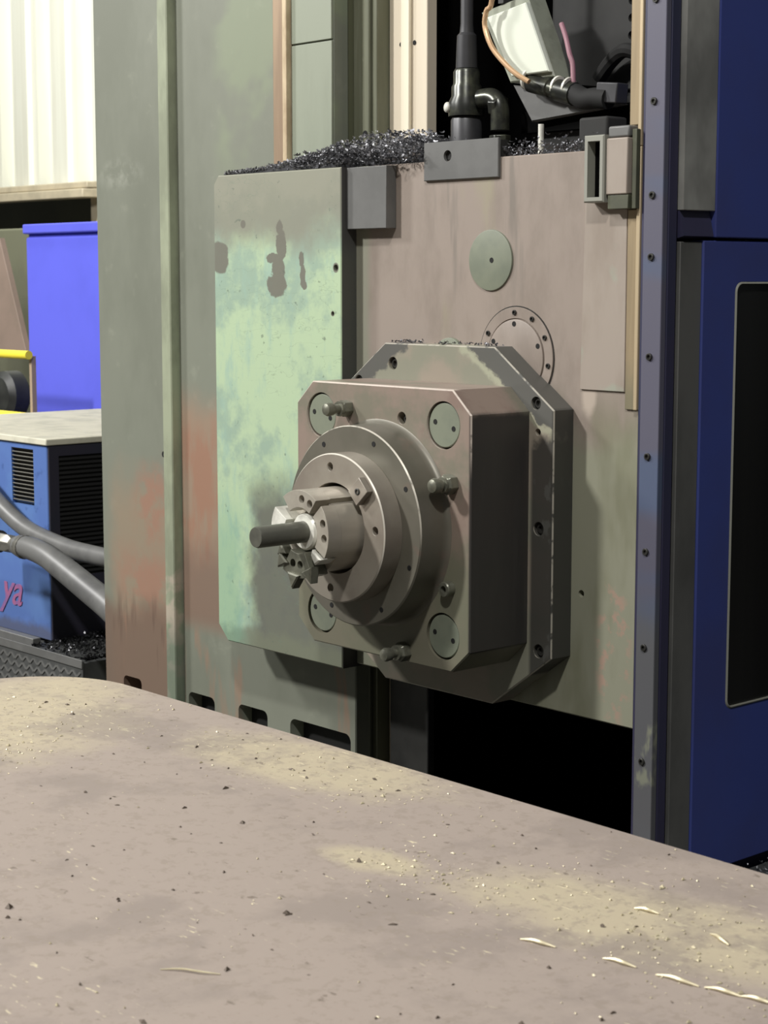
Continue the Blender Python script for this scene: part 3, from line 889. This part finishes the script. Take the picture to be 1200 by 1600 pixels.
Q = [blc, br_, tr, tl]
obj('box_body', plate(NB(), Q, [], 0.075, 0.118), 'grey_plastic', jb, 0.004, label='grey green rim of the box')
obj('box_lid', plate(NB(), shrink(Q, 0.84, 0.009, -0.002), [], 0.066, 0.0748), 'white_plastic', jb, 0.003, label='white lid')
obj('hinge', box(NB(), 0.02, 0.032, 0.072, 0.10, 2.108, 2.122), 'dark_steel', jb)

cb = thing('cable_gland_bar', (0.17, 0.09, 1.95), 'oily dark cable connector lying under the white junction box', 'connector')
obj('connector_body', lathe(NB(), (0.078, 0.078, 1.975), (0.12, 0, -0.03), [(0, 0), (0, 0.011), (0.012, 0.012), (0.014, 0.015), (0.06, 0.016), (0.062, 0.0135), (0.075, 0.0135), (0.077, 0.018), (0.115, 0.019), (0.118, 0.012), (0.118, 0)], 20), 'oily_fitting', cb)
obj('cable', tube(NB(), [(0.19, 0.078, 1.948), (0.215, 0.075, 1.937), (0.24, 0.076, 1.937), (0.265, 0.076, 1.934)], 0.017, 12), 'hole_black', cb)
obj('terminal_block', rot_box(NB(), (0.268, 0.080, 1.943), (0.044, 0.028, 0.032), Matrix.Rotation(0.1, 3, 'Y')), 'cylinder_grey', cb, 0.002)
for x, z in ((0.085, 1.983), (0.152, 1.966), (0.176, 1.962)):
    obj('clip', lathe(NB(), (x, 0.077, z - 0.004), (0.12, 0, -0.03), [(0, 0.0125), (0, 0.0175), (0.004, 0.0175), (0.004, 0.0125), (0, 0.0125)], 18), 'bright_steel', cb, label='bright clip ring')

w1 = obj('copper_cable', tube(NB(), [(0.035, 0.045, 2.34), (0.034, 0.045, 2.126), (0.019, 0.045, 2.093), (0.016, 0.045, 2.068), (0.033, 0.045, 2.033), (0.068, 0.042, 2.002), (0.095, 0.042, 1.983), (0.118, 0.046, 1.970)], 0.0045, 10), 'copper_wire', at=(0.03, 0.045, 2.04))
tag(w1, 'thin copper coloured cable curving down left of the white junction box', 'cable')
w2 = obj('pink_cable', tube(NB(), [(0.148, 0.09, 2.064), (0.162, 0.086, 2.04), (0.176, 0.08, 2.012), (0.183, 0.08, 1.995), (0.187, 0.078, 1.965)], 0.0042, 10), 'pink_wire', at=(0.17, 0.085, 2.0))
tag(w2, 'short pink cable right of the white junction box', 'cable')

tr_ = thing('drip_tray', (0.15, 0.1, 1.90), 'dull grey sloping tray under the junction box on top of the headstock', 'tray')
bm = plate(NB(), [(0.030, 1.975), (0.075, 1.911), (0.276, 1.926), (0.205, 1.95)], [], 0.098, 0.112)
obj('tray_plate', bm, 'grey_steel', tr_, 0.001)
obj('tray_rail', box(NB(), 0.035, 0.355, 0.115, 0.15, 1.895, 1.93), 'void_black', tr_)
obj('tray_foot', box(NB(), 0.045, 0.335, 0.13, 0.17, 1.846, 1.8945), 'housing_black', tr_)
obj('bright_pin', rod(NB(), (0.105, 0.09, 1.849), (0.105, 0.09, 1.905), 0.005, n=12), 'bright_steel', tr_, label='small bright upright pin')
obj('filter_block', box(NB(), 0.225, 0.285, 0.05, 0.10, 1.849, 1.905), 'housing_black', tr_, 0.004)

mh = thing('motor_housing', (0.2, 0.3, 1.85), 'matt black motor housing with a row of vent holes beside the guide rail', 'motor')
obj('housing_shell', box(NB(), 0.02, 0.34, 0.20, 0.55, 1.847, 2.6), 'housing_black', mh, 0.01)
obj('housing_cover', plate(NB(), [(0.055, 1.98), (0.25, 1.955), (0.27, 2.4), (0.06, 2.4)], [circle(0.212, 2.02 + 0.028 * k, 0.007, 12) for k in range(5)], 0.19, 0.1995), 'housing_black', mh, 0.002)
obj('cable_loop', tube(NB(), [(0.16, 0.17, 1.98), (0.19, 0.165, 2.005), (0.225, 0.16, 2.02), (0.25, 0.17, 2.01)], 0.012, 10), 'hole_black', mh)


# ------------------------------------------------------------------ metal chips
def chips(name, n, place, mat, size=(0.004, 0.012), width=0.35, at=(0, 0, 0)):
    bm = NB()
    for _ in range(n):
        p, = (Vector(place()),)
        L_ = random.uniform(*size)
        w = L_ * random.uniform(0.15, width)
        M = Matrix.Rotation(random.uniform(0, 2 * PI), 3, 'Z') @ Matrix.Rotation(random.uniform(-1.2, 1.2), 3, 'X') @ Matrix.Rotation(random.uniform(-0.8, 0.8), 3, 'Y')
        curl = random.uniform(0.5, 4.5)
        prev = None
        R_ = L_ / curl
        for k in range(4):
            a = curl * (k / 3 - 0.5)
            c = Vector((R_ * math.sin(a), 0, R_ * (1 - math.cos(a))))
            q = (bm.verts.new(p + M @ (c + Vector((0, -w / 2, 0)))), bm.verts.new(p + M @ (c + Vector((0, w / 2, w * 0.4)))))
            if prev:
                bm.faces.new((prev[0], prev[1], q[1], q[0]))
            prev = q
    return obj(name, bm, mat, smooth=False, at=at)


def lerp_tab(tab, x):
    for (a, b), (c, d) in zip(tab, tab[1:]):
        if x <= c:
            return b + (d - b) * max(0, (x - a)) / (c - a)
    return tab[-1][1]


HT = [(-0.63, 0.003), (-0.52, 0.010), (-0.45, 0.020), (-0.38, 0.032), (-0.30, 0.05), (-0.22, 0.06), (-0.13, 0.058), (-0.08, 0.03)]


def top_pile():
    x = random.uniform(-0.62, -0.085)
    y = random.uniform(-0.03, 0.035 if x < -0.32 else 0.09)
    h = lerp_tab(HT, x) * (0.35 + 0.65 * min(1, (y + 0.045) / 0.05))
    return (x, y, 1.848 + h * random.uniform(0.0, 1.0) ** 0.6)


# a solid core under the loose chips
bm = NB()
xs = [-0.62 + 0.02 * i for i in range(28)]
rows = []
for x in xs:
    h = lerp_tab(HT, x)
    yb = 0.035 if x < -0.32 else 0.095
    y0_ = -0.03 if x < -0.27 else 0.004
    rows.append([bm.verts.new((x, y0_ + 0.002, 1.847)), bm.verts.new((x, y0_ + 0.006, 1.848 + h * 0.42 + random.uniform(0, 0.004))), bm.verts.new((x, yb - 0.01, 1.848 + h * 0.82 + random.uniform(0, 0.006))), bm.verts.new((x, yb, 1.847))])
for a, b in zip(rows, rows[1:]):
    for k in range(3):
        bm.faces.new((a[k], b[k], b[k + 1], a[k + 1]))
    bm.faces.new((a[3], b[3], b[0], a[0]))
bm.faces.new(rows[0])
bm.faces.new(rows[-1][::-1])
swarf = thing('swarf_pile', (-0.35, 0.02, 1.848), 'long pile of grey metal swarf heaped on the top edge of the green cover', 'swarf', kind='stuff')
obj('swarf_core', bm, 'swarf_base', swarf)
c1 = chips('swarf_chips', 2600, top_pile, 'chip_steel', (0.004, 0.014))
c2 = chips('swarf_dark_chips', 1300, top_pile, 'chip_dark', (0.004, 0.014))


def front_fall():
    x = random.uniform(-0.40, -0.10)
    return (x, random.uniform(-0.034, -0.026) if x < -0.262 else random.uniform(-0.022, 0.0), 1.849 + random.uniform(0, 0.028))


c3 = chips('swarf_front_chips', 500, front_fall, 'chip_dark', (0.004, 0.012))
for c in (c1, c2, c3):
    off = root_loc(swarf)
    c.parent = swarf
    c.location = -off


def top_pile_b():
    x = random.choice((random.uniform(-0.08, 0.11), random.uniform(0.1, 0.34)))
    return (x, random.uniform(0.004, 0.075), 1.849 + abs(random.gauss(0, 0.011)))


s2 = chips('swarf_scatter', 1100, top_pile_b, 'chip_dark', (0.004, 0.011), at=(0.1, 0.04, 1.849))
tag(s2, 'dark oily swarf scattered around the fittings behind the grey tab plate', 'swarf', kind='stuff')

s6 = chips('swarf_crumbs', 130, lambda: (random.choice((random.uniform(-0.13, -0.06), random.uniform(-0.02, 0.13))), random.uniform(-0.043, -0.004), 1.540 + abs(random.gauss(0, 0.0015))), 'chip_dark', (0.003, 0.009), at=(0, -0.02, 1.54))
tag(s6, 'few dark swarf crumbs lying on the top edge of the octagonal flange', 'swarf', kind='stuff')

# ------------------------------------------------------------------ work table
TZ = 1.05
tbl = thing('work_table', (0.85, -1.6, 0), 'large dusty tan machine work table with one rounded corner in the foreground', 'table')
ol = []
for cx_, cy_, a0, r in ((0.0, -0.855, PI, 0.175), (1.725, -0.855, PI / 2, 0.175), (1.725, -2.505, 0, 0.175), (0.0, -2.505, -PI / 2, 0.175)):
    for i in range(15):
        t = a0 - PI / 2 * i / 14
        ol.append((cx_ + r * math.cos(t), cy_ + r * math.sin(t)))
obj('table_top', plate(NB(), ol, [], TZ, TZ - 0.16, to=lambda x, y, d: (x, y, d)), 'table_dust', tbl, 0.004)
obj('table_base', lathe(NB(), (0.85, -1.68, 0), (0, 0, 1), [(0, 0), (0, 0.75), (0.3, 0.75), (0.34, 0.7), (0.889, 0.7), (0.889, 0)], 48), 'table_side', tbl)


def on_table():
    while True:
        x, y = random.uniform(-0.15, 1.75), random.uniform(-1.75, -0.69)
        if x > -0.05 or y < -0.9:
            return x, y


def specks(name, n, mat, lo, hi, label, place=on_table):
    bm = NB()
    for _ in range(n):
        x, y = place()
        a = random.uniform(0, PI)
        l = random.uniform(lo, hi) * random.choice((0.6, 0.8, 1.0, 1.5))
        w = l * random.uniform(0.2, 0.7)
        ca, sa = math.cos(a), math.sin(a)
        z = TZ + 0.0005
        base = [bm.verts.new((x + ca * u * l - sa * v * w, y + sa * u * l + ca * v * w, z)) for u, v in ((-0.5, -0.3), (0.3, -0.5), (0.5, 0.3), (-0.2, 0.5))]
        top = bm.verts.new((x, y, z + w * random.uniform(0.3, 0.9)))
        for k in range(4):
            bm.faces.new((base[k], base[(k + 1) % 4], top))
        bm.faces.new(base[::-1])
    o = obj(name, bm, mat, smooth=False, at=(0.8, -1.2, TZ))
    return tag(o, label, 'debris', kind='stuff')


specks('dark_grit', 420, 'chip_brown', 0.003, 0.008, 'dark crumbs of grit strewn over the dusty table')
specks('pale_grit', 450, 'chip_pale', 0.0014, 0.0034, 'tiny pale metal crumbs strewn over the dusty table')


def sand_zone():
    cx_, cy_, rx, ry = random.choice(((0.05, -0.86, 0.16, 0.12), (0.6, -0.78, 0.3, 0.08), (0.95, -0.93, 0.12, 0.06), (1.15, -0.85, 0.14, 0.08), (1.3, -0.95, 0.15, 0.06), (0.2, -1.02, 0.1, 0.08)))
    return random.gauss(cx_, rx * 0.6), min(-0.69, random.gauss(cy_, ry * 0.6))


specks('pale_shavings', 900, 'chip_pale', 0.0016, 0.0046, 'pale fine shavings gathered in patches on the table', sand_zone)

slivers = [(1.139, -0.997, 0.036, 0.25, 'pale metal sliver on the table, alone left of the row'),
           (1.220, -0.978, 0.034, 0.15, 'pale metal sliver at the left end of the row on the table'),
           (1.280, -0.972, 0.042, 0.15, 'long pale metal sliver second from the left in the row on the table'),
           (1.322, -0.963, 0.034, 0.2, 'pale metal sliver second from the right in the row on the table'),
           (1.352, -0.956, 0.03, 0.2, 'pale metal sliver at the right end of the row on the table'),
           (1.150, -0.858, 0.026, 0.2, 'short pale metal sliver on the table behind the row'),
           (1.243, -0.866, 0.03, -0.35, 'slanting pale metal sliver on the table behind the right end of the row'),
           (0.985, -1.273, 0.055, 0.62, 'thin pale sliver lying alone at the front of the table')]
for i, (x, y, l, a, lab) in enumerate(slivers):
    bm = NB()
    pts = [(-l / 2, 0, 0.0007), (-l / 6, l * 0.03, 0.0022), (l / 6, -l * 0.02, 0.0024), (l / 2, l * 0.02, 0.0007)]
    ca, sa = math.cos(a), math.sin(a)
    wd = 0.0021 if i != 7 else 0.001
    P = [Vector((x + ca * u - sa * v, y + sa * u + ca * v, TZ + z)) for u, v, z in pts]
    tube(bm, P, lambda t: wd * (0.35 + 0.65 * math.sin(PI * min(max(t, 0.04), 0.96))), 6, 3)
    o = obj('metal_sliver', bm, 'chip_pale', at=(x, y, TZ))
    tag(o, lab, 'metal sliver', 'pale metal slivers on the table')

# ------------------------------------------------------------------ chip floor right of the guard
deck = obj('chip_tray', box(NB(), 0.472, 1.6, -0.3, 1.4, 0, 0.685), 'checker_steel', at=(1.0, 0.5, 0))
tag(deck, 'dark tray floor at the foot of the blue side guard', 'tray')
s3 = chips('swarf_heap', 1600, lambda: (random.uniform(0.474, 0.85), random.uniform(0.02, 0.5), 0.686 + abs(random.gauss(0, 0.006))), 'chip_steel', (0.004, 0.012), at=(0.6, 0.2, 0.686))
tag(s3, 'grey swarf lying at the foot of the blue side guard', 'swarf', kind='stuff')

# ------------------------------------------------------------------ left: deck, chiller, hoses
dk = thing('checker_deck', (-2.4, 0.8, 0), 'dark checker plate step in front of the blue chiller', 'platform')
obj('deck_body', box(NB(), -3.4, -1.632, 0.272, 1.4, 0, 0.684), 'checker_steel', dk)
obj('front_plate', box(NB(), -3.4, -1.629, 0.2655, 0.2718, 0.3, 0.69), 'checker_steel', dk, 0.002)
obj('edge_strip', box(NB(), -3.4, -1.627, 0.2625, 0.2653, 0.672, 0.694), 'grey_steel', dk, 0.001, label='worn bright edge strip')
obj('curb', box(NB(), -3.4, -1.9, 0.285, 0.31, 0.6845, 0.706), 'grey_steel', dk, 0.002)
tread = NB()
box(tread, -0.011, 0.011, -0.0022, 0, -0.0028, 0.0028)
bmesh.ops.rotate(tread, verts=tread.verts, cent=(0, 0, 0), matrix=Matrix.Rotation(math.radians(38), 3, 'Y'))
tread_a = mesh_of('tread_bar', tread, 'grey_steel')
tread = NB()
box(tread, -0.011, 0.011, -0.0022, 0, -0.0028, 0.0028)
bmesh.ops.rotate(tread, verts=tread.verts, cent=(0, 0, 0), matrix=Matrix.Rotation(math.radians(-38), 3, 'Y'))
tread_b = mesh_of('tread_bar', tread, 'grey_steel')
for i in range(22):
    for j in range(5):
        x = -1.645 - i * 0.019
        z = 0.655 - j * 0.021
        inst('tread_bar', tread_a if (i + j) % 2 else tread_b, (x, 0.2655, z), dk)

ch = thing('blue_chiller', (-2.15, 0.6, 0.69), 'blue louvred chiller cabinet with a dusty pale lid, at the far left', 'chiller')
obj('cabinet', plate(NB(), [(-2.75, 0.692), (-1.902, 0.692), (-1.902, 1.214), (-2.75, 1.214)], [[(-2.083, 1.047), (-1.970, 1.047), (-1.970, 1.199), (-2.083, 1.199)]], 0.342, 0.42), 'chiller_blue', ch, 0.003)
obj('cabinet_back', box(NB(), -2.75, -1.903, 0.4202, 1.15, 0.692, 1.214), 'grille_dark', ch)
obj('lid', box(NB(), -2.76, -1.893, 0.335, 1.16, 1.2142, 1.232), 'chiller_lid', ch, 0.003, label='dusty pale lid')
sd_ = obj('side_panel', plate(NB(), [(0.345, 0.694), (1.15, 0.694), (1.15, 1.213), (0.345, 1.213)], [[(0.375, 0.86), (1.0, 0.86), (1.0, 1.185), (0.375, 1.185)]], -1.897, -1.9018, to=lambda a, z, d: (d, a, z)), 'chiller_side', ch, label='dark side panel with a fine grille')
obj('grille_back', box(NB(), -1.9019, -1.90182, 0.36, 1.01, 0.85, 1.195), 'hole_black', ch)
fin = NB()
for k in range(26):
    z = 0.868 + k * 0.0122
    box(fin, -1.9016, -1.897, 0.376, 0.999, z, z + 0.0055)
fo = obj('grille_fins', fin, 'grille_dark', ch)
fo['kind'] = 'stuff'
bm = NB()
rot_box(bm, (0, 0, 0), (0.1125, 0.02, 0.0028), Matrix.Rotation(math.radians(-35), 3, 'X'))
lv = mesh_of('louver', bm, 'louver_grey')
for k in range(14):
    inst('louver', lv, (-2.0265, 0.352, 1.053 + k * 0.0108), ch)
obj('louver_back', box(NB(), -2.0825, -1.9705, 0.40, 0.4198, 1.0475, 1.1985), 'hole_black', ch)
fc = bpy.data.curves.new('lettering', 'FONT')
fc.body = 'ya'
fc.size = 0.125
fc.shear = 0.35
fc.extrude = 0.0008
fc.offset = 0.0012
fc.align_x = 'RIGHT'
fc.materials.append(MT['script_red'])
tmp = bpy.data.objects.new('lettering', fc)
fo = bpy.data.objects.new('lettering', bpy.data.meshes.new_from_object(tmp))
bpy.data.objects.remove(tmp)
COL.objects.link(fo)
fo.parent = ch
fo.rotation_euler = (PI / 2, 0, 0)
fo.location = Vector((-2.047, 0.3405, 0.768)) - root_loc(ch)
fo['label'] = 'faded red script lettering'

ho = thing('upper_hose', (-1.8, 0.25, 1.0), 'upper thick grey rubber hose sagging across the blue chiller', 'hose')
obj('hose', tube(NB(), [(-2.5, 0.30, 1.30), (-2.26, 0.29, 1.155), (-2.148, 0.29, 1.095), (-2.05, 0.29, 1.043), (-1.922, 0.29, 0.995), (-1.767, 0.29, 0.971), (-1.648, 0.29, 0.964), (-1.46, 0.29, 0.966), (-1.19, 0.30, 0.99)], 0.024, 14), 'hose_rubber', ho)
h2 = thing('lower_hose', (-1.7, 0.2, 0.95), 'lower thick grey hose with a metal end fitting, before the blue chiller', 'hose')
obj('hose', tube(NB(), [(-1.81, 0.2, 0.973), (-1.75, 0.2, 0.972), (-1.68, 0.2, 0.962), (-1.598, 0.2, 0.938), (-1.483, 0.2, 0.900), (-1.373, 0.2, 0.862), (-1.25, 0.2, 0.80)], lambda t: 0.028 + 0.008 * t, 14), 'hose_rubber', h2)
obj('ferrule', lathe(NB(), (-1.838, 0.2, 0.972), (1, 0, 0.0), [(0, 0), (0, 0.02), (0.02, 0.025), (0.05, 0.031), (0.058, 0.031), (0.058, 0)], 20), 'hose_metal', h2, label='bright metal ferrule')
obj('hex_fitting', lathe(NB(), (-1.905, 0.2, 0.973), (1, 0, 0), [(0, 0), (0, 0.026), (0.05, 0.026), (0.062, 0.018), (0.068, 0.018), (0.068, 0)], 6), 'hose_metal', h2, 0.002)
obj('coupling', lathe(NB(), (-2.05, 0.2, 0.973), (1, 0, 0), [(0, 0), (0, 0.03), (0.142, 0.03), (0.142, 0)], 18), 'motor_black', h2, 0.003)


def left_pile():
    a = random.random()
    x = -1.93 + 0.42 * random.random()
    y = random.uniform(0.28, 0.75)
    ok = max(0, 1 - abs(x + 1.72) / 0.22)
    return (max(-1.89, min(-1.635, x)), y, 0.69 + 0.055 * ok * random.random() * min(1, (y - 0.27) * 5))


mound = thing('swarf_mound', (-1.75, 0.5, 0.69), 'glinting swarf mound on the checker deck beside the blue chiller', 'swarf', kind='stuff')
for c in (chips('bright_chips', 1500, left_pile, 'chip_oily', (0.005, 0.018)), chips('dark_chips', 900, left_pile, 'chip_oily', (0.006, 0.02))):
    c.parent = mound
    c.location = -root_loc(mound)

# ------------------------------------------------------------------ left: blue cabinet, yellow rail, chute, motor
cbn = thing('blue_cabinet', (-3.4, 1.8, 0), 'bright violet blue cabinet standing behind the chiller', 'cabinet')
obj('body', box(NB(), -3.93, -3.0, 1.5, 2.1, 0, 1.805), 'cabinet_blue', cbn, 0.006)
obj('seam', box(NB(), -3.925, -3.005, 1.51, 2.09, 1.8052, 1.818), 'cabinet_seam', cbn)
obj('top_panel', box(NB(), -3.94, -2.99, 1.49, 2.11, 1.8182, 1.855), 'cabinet_blue', cbn, 0.006)

yr = thing('yellow_rail', (-3.7, 1.2, 0), 'yellow guard rail of two bars beside the blue cabinet', 'rail')
obj('bar', rod(NB(), (-4.6, 1.2, 1.377), (-3.424, 1.2, 1.38), 0.0155, n=14), 'rail_yellow', yr)
obj('bar', rod(NB(), (-4.6, 1.2, 1.153), (-3.424, 1.2, 1.158), 0.0165, n=14), 'rail_yellow', yr)
obj('post', box(NB(), -3.452, -3.436, 1.217, 1.235, 0, 1.375), 'post_beige', yr)
obj('post', box(NB(), -4.56, -4.54, 1.217, 1.235, 0, 1.375), 'post_beige', yr)

ct = obj('brown_panel', plate(NB(), [(-6.6, 0.0), (-5.96, 0.0), (-5.95, 1.27), (-5.64, 1.29), (-5.87, 1.85), (-6.6, 1.85)], [], 2.5, 2.53), 'chute_brown', bevel=0.01, at=(-6, 2.6, 0))
tag(ct, 'brown slanted panel at the far left behind the yellow rail', 'panel')
mo = thing('black_motor', (-4.16, 1.55, 0), 'black rounded motor behind the two yellow bars', 'motor')
obj('motor_body', lathe(NB(), (-4.16, 1.5, 1.19), (0, 1, 0), [(0, 0), (0, 0.07), (0.02, 0.095), (0.08, 0.095), (0.1, 0.07), (0.1, 0)], 24), 'motor_black', mo)
obj('motor_stand', box(NB(), -4.23, -4.09, 1.51, 1.59, 0, 1.10), 'motor_black', mo)
pt = obj('olive_wall_stand_in', box(NB(), -8.5, -5.2, 3.2, 3.3, 0, 1.93), 'stand_in_olive', bevel=0.01, at=(-6.8, 3.25, 0))  # added stand-in for the lower wall, set nearer where lamplight reaches
tag(pt, 'olive green stand-in for the dim back wall behind the brown panel', 'stand_in')
